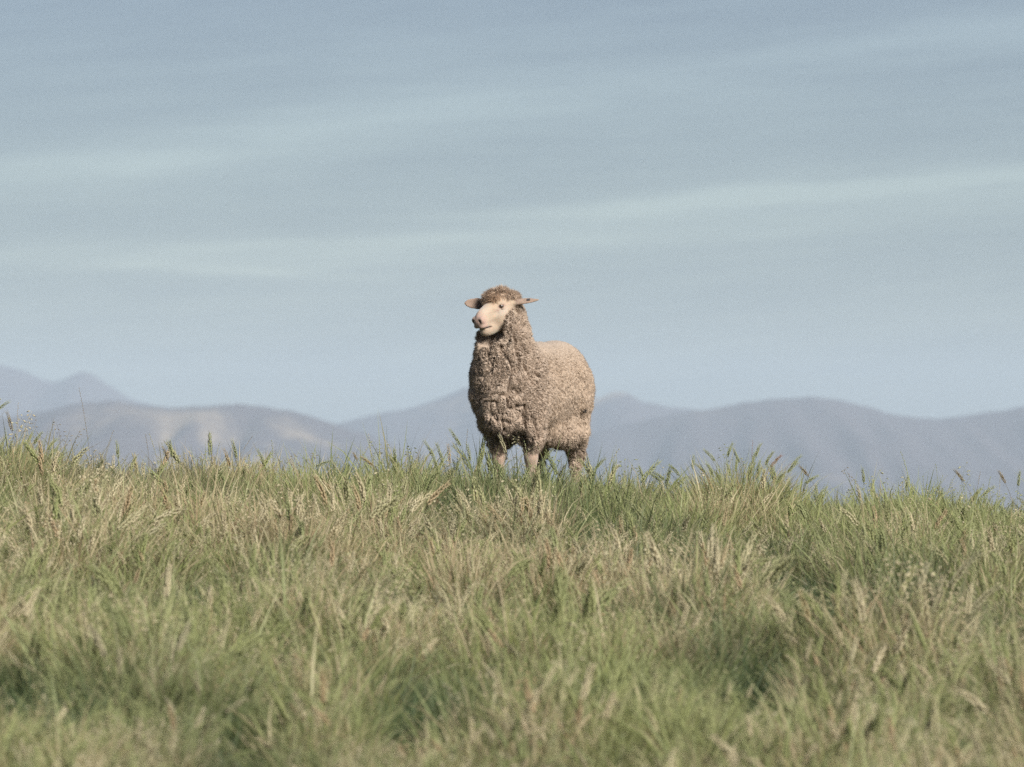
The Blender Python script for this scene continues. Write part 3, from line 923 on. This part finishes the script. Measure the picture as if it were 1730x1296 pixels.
# legs in wool
for k_, L in enumerate(legs):
    fr = k_ < 2
    if fr:
        W.cap((L[0][0], L[0][1], .46), (L[1][0] + .01, L[1][1], .33), .105, .072, .05)
        W.cap((L[1][0] + .01, L[1][1], .33), (L[2][0], L[2][1], .235), .064, .036, .03)
    else:
        W.cap((L[0][0], L[0][1], .46), (L[1][0] - .03, L[1][1], .35), .110, .08, .05)
        W.cap((L[1][0] - .05, L[1][1], .34), (L[2][0], L[2][1], .235), .075, .048, .035)
        W.cap((L[2][0], L[2][1], .235), (L[3][0], L[3][1], .17), .042, .031, .02)
W.ell((-.15, .08, .33), (.17, .09, .07), .05)
W.ell((-.47, 0, .56), (.05, .04, .10), .04)                      # docked tail
W.ell((.345, .085, .300), (.075, .040, .055), .02, carve=True)        # hollow between brisket and foreleg
# keep the muzzle and the eyes clear of wool
W.ell(hp(.135, 0, -.03), (.100, .088, .100), .012, RH, carve=True)
for s_ in (-1, 1): W.ell(hp(.060, s_ * .066, .014), (.034, .024, .030), .008, RH, carve=True)

def wool_surface(field, chest_all=False):
    V, Fc = field.mesh()
    V = smooth_mesh(V, Fc, 4, .5)
    V, Fc = subdivide(V, Fc)
    V = smooth_mesh(V, Fc, 2, .5)
    Nn = normals(V, Fc)
    x, y, z = V.T
    chest = np.clip((x - .05) / .22, 0, 1)
    chest = np.maximum(chest, np.clip((.34 - z) / .08, 0, 1))
    if chest_all: chest = np.ones_like(x) * .8
    back = np.clip((z - .66) / .10, 0, 1) * np.clip((.30 - x) / .12, 0, 1)
    # broad folds of loose skin round the neck and chest
    P = V * np.array([1, 1, 1.0])
    wq = fbm(V * 9, 2, 81)[:, None] * .05
    fold = np.abs(fbm((V + wq) * np.array([12, 17, 9]), 2, 3) - .5) * 2
    Dp = -(.024 * np.exp(-(fold / .10) ** 2)) * chest + (fbm(V * 11, 2, 7) - .5) * .030 * (1 - .4 * back)
    # matted curls parted by narrow wandering cracks: rounder on the chest, upright on the flank
    def crack(f1, f2, wdt): return np.exp(-((f2 - f1) / wdt) ** 2)
    wa = np.stack([fbm(V * 36, 3, 19 + k) - .5 for k in range(3)], 1)
    f1, f2, id1 = worley(V * 44 + wa * 3.4, 1)
    e1, e2, id0 = worley(V * 95 + wa * 4.5, 4)
    mod = np.clip(fbm(V * 14, 2, 44) * 2.2 - .35, .15, 1.3)
    lump = crack(f1, f2, .16)
    wb = np.stack([fbm(V * np.array([20, 20, 9]), 3, 29 + k) - .5 for k in range(3)], 1)
    g1, g2, id2 = worley((V + wb * .05) * np.array([95, 95, 22]), 2)
    h1, h2, id3 = worley((V + wb * .05) * np.array([150, 150, 60]), 3)
    stap = crack(g1, g2, .22)
    Dp = Dp - chest * mod * (.016 * lump + .0065 * crack(e1, e2, .22)) \
            - (1 - chest) * (1 - .8 * back) * (.012 * stap * mod + .0045 * crack(h1, h2, .25)) + (fbm(V * 120, 2, 71) - .5) * .003
    V2 = V + Nn * Dp[:, None]
    return V2, Fc, Nn, chest, back, np.where(chest > .5, id1, id2), lump, stap

fv, ff, fn, chest, back, cid, lump, stap = wool_surface(W)
def wool_tone(V, chest, back, cid):
    base = np.array([.400, .318, .242]); pinkish = np.array([.385, .312, .255]); palew = np.array([.345, .300, .255])
    c_ = base[None] * (.88 + .24 * fbm(V * 16, 3, 33)[:, None])
    c_ = mixc(c_, pinkish, chest * .4)
    c_ = mixc(c_, palew, back * .4)
    c_ = c_ * (.95 + .10 * cid[:, None])
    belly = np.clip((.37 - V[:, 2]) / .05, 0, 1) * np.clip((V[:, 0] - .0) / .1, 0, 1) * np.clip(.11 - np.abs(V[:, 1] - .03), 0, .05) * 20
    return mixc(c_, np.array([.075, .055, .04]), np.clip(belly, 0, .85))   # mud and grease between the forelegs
m_wool, S = new_mat('greasy_fleece')
a = S.n('ShaderNodeAttribute', attribute_name='pigment')
tw = S.n('ShaderNodeTexCoord')
wn = S.noise(tw.outputs['Object'], 160, 4, .65, .8)
cw = S.mix(S.ramp(wn, .3, .7), S.mix(1.0, a.outputs['Color'], (.80, .76, .72), 'MULTIPLY'), a.outputs['Color'])
p = S.n('ShaderNodeBsdfPrincipled'); S.l(cw, p.inputs['Base Color']); p.inputs['Roughness'].default_value = .95
p.inputs['Specular IOR Level'].default_value = .1
p.inputs['Sheen Weight'].default_value = .25; p.inputs['Sheen Roughness'].default_value = .5
b_ = S.n('ShaderNodeBump'); b_.inputs['Strength'].default_value = .8; b_.inputs['Distance'].default_value = .004
S.l(wn, b_.inputs['Height']); S.l(b_.outputs[0], p.inputs['Normal'])
o_ = S.n('ShaderNodeOutputMaterial'); S.l(p.outputs[0], o_.inputs[0])
fleece = mesh_obj('fleece', fv, ff, m_wool, sheep, smooth=True, colors={'pigment': wool_tone(fv, chest, back, cid)})

T = Field()
T.ell(hp(.010, 0, .056), (.058, .052, .044), .02, RH)
T.ell(hp(.032, -.012, .052), (.040, .048, .034), .03, RH)
T.ell(hp(-.032, .00, .014), (.056, .070, .048), .02, RH)
T.ell(hp(-.012, .034, .036), (.040, .034, .036), .02, RH)
T.ell(hp(-.018, .052, .022), (.036, .022, .036), .02, RH)
for s_ in (-1, 1): T.ell(hp(.066, s_ * .066, .014), (.031, .024, .024), .006, RH, carve=True)
tv, tf, tn, tch, tback, tcid, _, _ = wool_surface(T, True)
tcol = wool_tone(tv, tch, tback * 0, tcid)
tl = (tv - HO) @ RH.T
tcol = tcol * 1.2
tcol = mixc(tcol, np.array([.46, .31, .20]), np.clip(np.exp(-((tl[:, 0] - .06) / .04) ** 2 - ((tl[:, 1] - .02) / .05) ** 2 - ((tl[:, 2] - .05) / .04) ** 2), 0, 1) * .8)
topknot = mesh_obj('topknot', tv, tf, m_wool, sheep, smooth=True, colors={'pigment': tcol})
topknot['label'] = 'rusty brown curly wool over the forehead'

m_lock, S = new_mat('wool_fibre')
a = S.n('ShaderNodeAttribute', attribute_name='pigment')
tw = S.n('ShaderNodeTexCoord'); wn = S.noise(tw.outputs['Object'], 90, 3, .6)
cw = S.mix(wn, S.mix(1.0, a.outputs['Color'], (.88, .85, .82), 'MULTIPLY'), a.outputs['Color'])
p = S.n('ShaderNodeBsdfDiffuse'); S.l(cw, p.inputs[0])
tr = S.n('ShaderNodeBsdfTranslucent'); S.l(cw, tr.inputs[0])
mx = S.n('ShaderNodeMixShader'); mx.inputs[0].default_value = .38
S.l(p.outputs[0], mx.inputs[1]); S.l(tr.outputs[0], mx.inputs[2])
o_ = S.n('ShaderNodeOutputMaterial'); S.l(mx.outputs[0], o_.inputs[0])
# --- wool locks: short crimped fibres grouped by staple --------------------
def locks(V, Fc, Nn, colr_, chest, back, cid, n, name, parent, seed, lmin=.010, lmax=.022):
    rg = np.random.default_rng(seed)
    a, b, c_ = V[Fc[:, 0]], V[Fc[:, 1]], V[Fc[:, 2]]
    area = np.linalg.norm(np.cross(b - a, c_ - a), axis=1)
    pick = rg.choice(len(Fc), n, p=area / area.sum())
    w1, w2 = rg.random(n)[:, None], rg.random(n)[:, None]
    q0, q1, q2, q3 = (V[Fc[pick, k]] for k in range(4))
    P0 = (q0 * (1 - w1) + q1 * w1) * (1 - w2) + (q3 * (1 - w1) + q2 * w1) * w2
    vi = Fc[pick, 0]
    Nv = Nn[vi]; ch = chest[vi]; bk = back[vi]; ci = cid[vi]
    cv = np.stack([np.sin(ci * 91.7), np.cos(ci * 57.3), np.sin(ci * 133.1 + 1)], 1)       # one direction per lock
    L = (lmin + (lmax - lmin) * rg.random(n)) * (1 - .45 * bk)
    down = np.array([0, 0, -1.0])
    tg = cv * (.5 * ch + .2)[:, None] + down * (.35 + .5 * (1 - ch))[:, None] + rg.normal(0, .35, (n, 3))
    tg -= Nv * (tg * Nv).sum(1, keepdims=True)
    tg /= np.linalg.norm(tg, axis=1, keepdims=True) + 1e-9
    d = Nv * (.60 - .30 * bk + rg.normal(0, .20, n))[:, None] + tg
    d /= np.linalg.norm(d, axis=1, keepdims=True)
    sd_ = np.cross(d, Nv + rg.normal(0, .22, (n, 3))); sd_ /= np.linalg.norm(sd_, axis=1, keepdims=True)
    up = np.cross(d, sd_)
    wd = (.0006 + .0007 * rg.random(n))
    P0 = P0 - Nv * min(.004, lmin * .3)
    rows = []
    for k, t in enumerate((0, .38, .72, 1.0)):
        crimp = sd_ * (np.sin(t * 6 + ci * 20) * .0030)[:, None]
        cn = P0 + d * (L * t)[:, None] + crimp + (Nv * .30 + down * .12) * (L * t * t)[:, None]
        if t < 1:
            hw = (wd * (.5 if k else .6))[:, None]
            rows.append(cn - sd_ * hw); rows.append(cn + sd_ * hw)
        else: rows.append(cn)
    VV = np.stack(rows, 1).reshape(-1, 3)
    bi = (np.arange(n) * 7)[:, None]
    tri = np.array([[0, 1, 3], [0, 3, 2], [2, 3, 5], [2, 5, 4], [4, 5, 6]])
    FF = (bi[:, :, None] + tri[None]).reshape(-1, 3)
    cc = np.repeat(colr_[vi] * (1.0 + .16 * rg.random((n, 1))), 7, axis=0)
    o = mesh_obj(name, VV, FF, m_lock, parent, colors={'pigment': cc})
    return tag(o, kind='stuff')
locks(fv, ff, fn, wool_tone(fv, chest, back, cid), chest, back, cid, 170000, 'wool_locks', fleece, 3, .006, .015)
locks(tv, tf, tn, tcol, tch * .6, tback * 0, tcid, 22000, 'wool_locks', topknot, 4, .010, .026)

# a black burr caught in the flank
g = GB()
def on_fleece(u, v):
    pu = 897 + (-.407 * fv[:, 0] + .914 * fv[:, 1]) * 363; pv = 855 - 363 * fv[:, 2]
    face = fn @ np.array([.914, .407, 0])
    k = np.argmin((pu - u) ** 2 + (pv - v) ** 2 + np.where(face > .05, 0, 1e5))
    return Vector(fv[k] + fn[k] * .006)
bc = on_fleece(986, 690)
for _ in range(16):
    d = Vector(rng.normal(0, 1, 3)).normalized()
    g.spindle(bc + d * .005, d, random.uniform(.010, .022), .006, 0)
burr = g.build('burr', plain('dark_burr', (.035, .03, .025), .9), sheep)
burr['label'] = 'small dark burr stuck in the flank wool'
for u, v in [(930, 760), (936, 764), (924, 759), (957, 758)]:
    bc = on_fleece(u, v)
    g = GB()
    for _ in range(6):
        d = Vector(rng.normal(0, 1, 3)).normalized()
        g.spindle(bc + d * .003, d, .010, .006, 0)
    g.build('dirt_clot', bpy.data.materials['dark_burr'], sheep)

# ------------------------------------------------------------------ stalks that stand up against the hills
def stalk_mat(name, c1, c2, trans=.3):
    m, H = new_mat(name)
    at = H.n('ShaderNodeAttribute', attribute_name='r'); ay = H.n('ShaderNodeAttribute', attribute_name='t')
    t_ = H.n('ShaderNodeTexCoord'); n_ = H.noise(t_.outputs['Object'], 60, 3)
    c_ = H.mix(H.m('ADD', H.m('MULTIPLY', n_, .6), H.m('MULTIPLY', at.outputs['Fac'], .4)), c1, c2)
    d = H.n('ShaderNodeBsdfPrincipled'); H.l(c_, d.inputs['Base Color']); d.inputs['Roughness'].default_value = .6
    tr = H.n('ShaderNodeBsdfTranslucent'); H.l(c_, tr.inputs[0])
    mx = H.n('ShaderNodeMixShader'); mx.inputs[0].default_value = trans
    H.l(d.outputs[0], mx.inputs[1]); H.l(tr.outputs[0], mx.inputs[2])
    o = H.n('ShaderNodeOutputMaterial'); H.l(mx.outputs[0], o.inputs[0])
    return m
SM = {'green': stalk_mat('stalk_green', (.22, .25, .10), (.32, .33, .16)),
      'straw': stalk_mat('stalk_straw', (.44, .34, .17), (.33, .25, .13)),
      'brown': stalk_mat('stalk_brown', (.21, .16, .09), (.30, .25, .14)),
      'red': stalk_mat('stalk_red', (.26, .11, .08), (.25, .17, .09)),
      'pale': stalk_mat('stalk_pale', (.42, .40, .24), (.50, .44, .28))}
def stalk(kind, u, v, lean, head, colour, label, d=24.9, curl=.15):
    """u,v = photo position of the tip; lean in degrees, + to the right"""
    tip = px(u, v, d)
    ln = math.radians(lean)
    hd = Vector((math.sin(ln), random.uniform(-.25, .1), math.cos(ln))).normalized()
    hb = tip - hd * head                                  # base of the ear
    gz = float(ground_z(np.array([hb.x]), np.array([d]))[0])
    H = hb.z - gz
    if H < .03: gz = hb.z - .08; H = .08
    base = Vector((hb.x - math.sin(ln) * H * .45, d + .02, gz - .02))
    root = bpy.data.objects.new('barley_stalk' if kind == 'barley' else ('brome_stalk' if kind == 'brome' else 'rye_stalk'), None)
    root.location = base; col.objects.link(root)
    tag(root, label=label, category='grass stalk', group='seed stalks standing up along the crest')
    st = GB(); p0 = Vector((0, 0, 0)); p3 = hb - base
    c1 = Vector((0, 0, p3.z * .5)); c2 = p3 - hd * p3.z * .35
    pts = []
    for i in range(9):
        t = i / 8; s1 = 1 - t
        pts.append(p0 * s1 ** 3 + c1 * 3 * s1 * s1 * t + c2 * 3 * s1 * t * t + p3 * t ** 3)
    st.stem(pts, .0024, .4)
    st.build('stem', SM['green' if colour in ('green',) else colour], root)
    for _ in range(2):
        lf = GB()
        k = random.randint(1, 4)
        lf.blade(pts[k], rdir(.45), random.uniform(.07, .12), .0045, random.uniform(.3, 1.0), random.random())
        lf.build('leaf', SM['green'], root)
    h = GB()
    if kind == 'barley': h.barley(p3, hd, head, .4, curl, .0095)
    elif kind == 'brome': h.brome(p3, hd, head, .4, 5, .017)
    else: h.rye(p3, hd, head, .4, max(6, int(head / .011)))
    h.build('seed_head', SM[colour], root)

ST = [
 ('rye', 137, 657, -7, .235, 'brown', 'tallest thin dark stalk, alone against the far left peaks'),
 ('rye', 30, 683, 2, .10, 'straw', 'straight thin stalk rising by the left edge of the frame'),
 ('barley', 13, 678, 52, .085, 'green', 'highest green ear at the left edge, bent sharply right'),
 ('barley', 14, 697, -12, .085, 'brown', 'olive brown ear just under the highest one at the left edge'),
 ('brome', 57, 708, 10, .10, 'brown', 'brown brome panicle left of the tall lone stalk'),
 ('brome', 98, 712, -6, .09, 'brown', 'slim brome panicle close left of the tall lone stalk'),
 ('brome', 134, 724, 22, .08, 'brown', 'low brome panicle at the foot of the tall lone stalk'),
 ('rye', 190, 729, 18, .08, 'brown', 'first leaning spike right of the tall lone stalk'),
 ('barley', 198, 746, -4, .075, 'green', 'green upright ear under the leaning spike, right of the tall lone stalk'),
 ('rye', 247, 736, -6, .08, 'brown', 'thin dark spike beneath the pale patches of the left hill'),
 ('barley', 288, 745, -3, .075, 'green', 'upright green ear with a dark one at its left shoulder'),
 ('barley', 277, 756, -20, .06, 'brown', 'shorter dark ear at the left shoulder of an upright green ear'),
 ('barley', 394, 744, -10, .085, 'green', 'green upright ear, tallest of the clump below the left hill top'),
 ('barley', 381, 759, -14, .08, 'straw', 'pale straw ear leaning left beside the tall green one'),
 ('rye', 424, 739, 32, .07, 'brown', 'brown spike tilted right, just right of the tall green ear'),
 ('barley', 438, 760, -18, .075, 'green', 'green ear tipping left, next right of the tilted brown spike'),
 ('rye', 463, 764, 3, .06, 'brown', 'short thin upright spike below the end of the left hill top'),
 ('brome', 494, 766, -5, .07, 'brown', 'small brome tuft left of the nearly flat lying ear'),
 ('barley', 559, 777, 66, .075, 'green', 'green ear leaning far right, nearly flat, under the hill shoulder'),
 ('brome', 529, 765, 22, .065, 'brown', 'bent brown panicle rising just left of the nearly flat ear'),
 ('barley', 598, 765, -22, .035, 'brown', 'small dark stubby ear alone above the dip in the grass'),
 ('barley', 611, 771, -50, .065, 'straw', 'yellowish ear bent left, right of the small stubby ear'),
 ('brome', 636, 744, -8, .10, 'green', 'tall airy green panicle, left one of the close pair'),
 ('brome', 650, 750, 4, .09, 'green', 'airy green panicle, right and lower one of the close pair'),
 ('barley', 719, 745, -27, .085, 'green', 'long green ear leaning left at the left end of the clump before the sheep'),
 ('barley', 762, 725, -29, .09, 'green', 'highest green ear beside the sheep, leaning left over its clump'),
 ('barley', 740, 750, -14, .085, 'green', 'green ear between the left leaning long ear and the highest one'),
 ('barley', 758, 752, -3, .085, 'straw', 'straight ear directly below the highest ear beside the sheep'),
 ('rye', 789, 727, 3, .09, 'brown', 'thin upright spike touching the outline of the sheep chest'),
 ('barley', 791, 751, -6, .08, 'green', 'green ear at the foot of the thin spike by the sheep chest'),
 ('barley', 816, 758, 8, .07, 'green', 'green ear just left of the sheep right foreleg'),
 ('barley', 846, 735, -16, .085, 'pale', 'pale drooping ear in front of the sheep right foreleg'),
 ('brome', 868, 732, -30, .085, 'pale', 'pale brome panicle before the dark gap between the forelegs'),
 ('rye', 948, 772, -4, .05, 'brown', 'short thin spike below the sheep belly'),
 ('barley', 932, 759, 38, .06, 'green', 'green ear slanting right between the sheep hind legs'),
 ('barley', 1021, 774, 40, .065, 'green', 'ear slanting right, first one right of the sheep'),
 ('rye', 1056, 781, 0, .05, 'brown', 'small upright spike, second stalk right of the sheep'),
 ('barley', 1081, 787, -14, .06, 'green', 'short green ear, third stalk right of the sheep'),
 ('barley', 1171, 770, 2, .06, 'green', 'upright green ear standing left of the big tussock'),
 ('barley', 1191, 759, -40, .07, 'green', 'ear leaning left from the left side of the big tussock'),
 ('barley', 1176, 783, -44, .06, 'green', 'lower ear leaning left, beneath the one leaning from the big tussock'),
 ('brome', 1222, 750, -12, .08, 'green', 'arching panicle rising from the top of the big tussock'),
 ('barley', 1240, 757, -20, .07, 'green', 'ear beside the arching panicle on top of the big tussock'),
 ('rye', 1271, 746, 2, .09, 'red', 'thin reddish spike above the right side of the big tussock'),
 ('barley', 1318, 769, 40, .065, 'red', 'reddish ear slanting right off the big tussock'),
 ('rye', 1338, 782, 50, .06, 'red', 'thin reddish spike lying far over, right of the slanting reddish ear'),
 ('barley', 1352, 787, -38, .06, 'brown', 'dull ear leaning left, just right of the reddish pair'),
 ('brome', 1432, 790, -10, .07, 'brown', 'brown panicle left of the stout ear under the dark hill'),
 ('barley', 1458, 791, -3, .065, 'green', 'stout upright ear under the right shoulder of the dark hill'),
 ('barley', 1532, 806, 3, .06, 'green', 'low green ear halfway between stout ear and right edge'),
 ('barley', 1614, 793, -34, .065, 'brown', 'brown ear leaning left where the far hills dip lowest'),
 ('rye', 1655, 799, 8, .06, 'brown', 'thin spike a little right of the brown leaning ear'),
 ('barley', 1689, 796, -25, .06, 'brown', 'brown ear close to the right edge, leaning left'),
 ('barley', 1722, 797, 4, .065, 'green', 'upright green ear nearest the right edge of the frame'),
]
for k, u, v, ln, hd, c_, lb in ST: stalk(k, u, v, ln, hd, c_, lb)

# tussocks ----------------------------------------------------------------
def tussock(u, v, half_px, label, d, nb, L, colour=('green', 'straw'), lean=0):
    b = px(u, v, d); gz = float(ground_z(np.array([b.x]), np.array([d]))[0])
    root = bpy.data.objects.new('grass_tussock', None); root.location = (b.x, d, gz); col.objects.link(root)
    tag(root, label=label, category='grass clump', group='tussocks standing proud of the crest')
    rad = half_px / FPX * d
    H = b.z - gz
    for cname, share in zip(colour, (.75, .25)):
        g = GB()
        for _ in range(int(nb * share)):
            a_ = random.random() * 6.283; rr = math.sqrt(random.random())
            p = Vector((math.cos(a_) * rr * rad, math.sin(a_) * rr * rad * .8, -.02))
            dr = Vector((math.cos(a_) * rr * .55 + random.gauss(lean, .16), math.sin(a_) * rr * .4 + random.gauss(0, .16), 1))
            g.blade(p, dr, max(H, .1) * random.uniform(.6, 1.12) * (1.12 - .3 * rr * rr) * L, random.uniform(.003, .0055), random.uniform(.1, .9), random.random())
        o = g.build('blades', SM[cname], root); o['kind'] = 'stuff'
    g = GB()
    for _ in range(int(nb / 60)):
        a_ = random.random() * 6.283; rr = math.sqrt(random.random())
        p = Vector((math.cos(a_) * rr * rad * .8, math.sin(a_) * rr * rad * .6, 0))
        dr = Vector((math.cos(a_) * rr * .5 + random.gauss(lean, .2), math.sin(a_) * rr * .4, 1)).normalized()
        pts = g.path(p, dr, max(H, .1) * random.uniform(.7, .95) * L, .2, 5); g.stem(pts, .0016, .4)
        g.barley(pts[-1], pts[-1] - pts[-2], .065, random.random(), .4)
    o = g.build('seed_heads', SM['green'], root); o['kind'] = 'stuff'
tussock(1245, 775, 62, 'big rounded green tussock standing proud of the crest right of the sheep', 24.6, 1100, 1.1)
tussock(735, 790, 55, 'dense green tussock on the crest just left of the sheep', 24.8, 800, 1.05, lean=-.1)
tussock(18, 735, 45, 'tall dark green tussock at the left edge of the crest', 24.6, 700, 1.05)
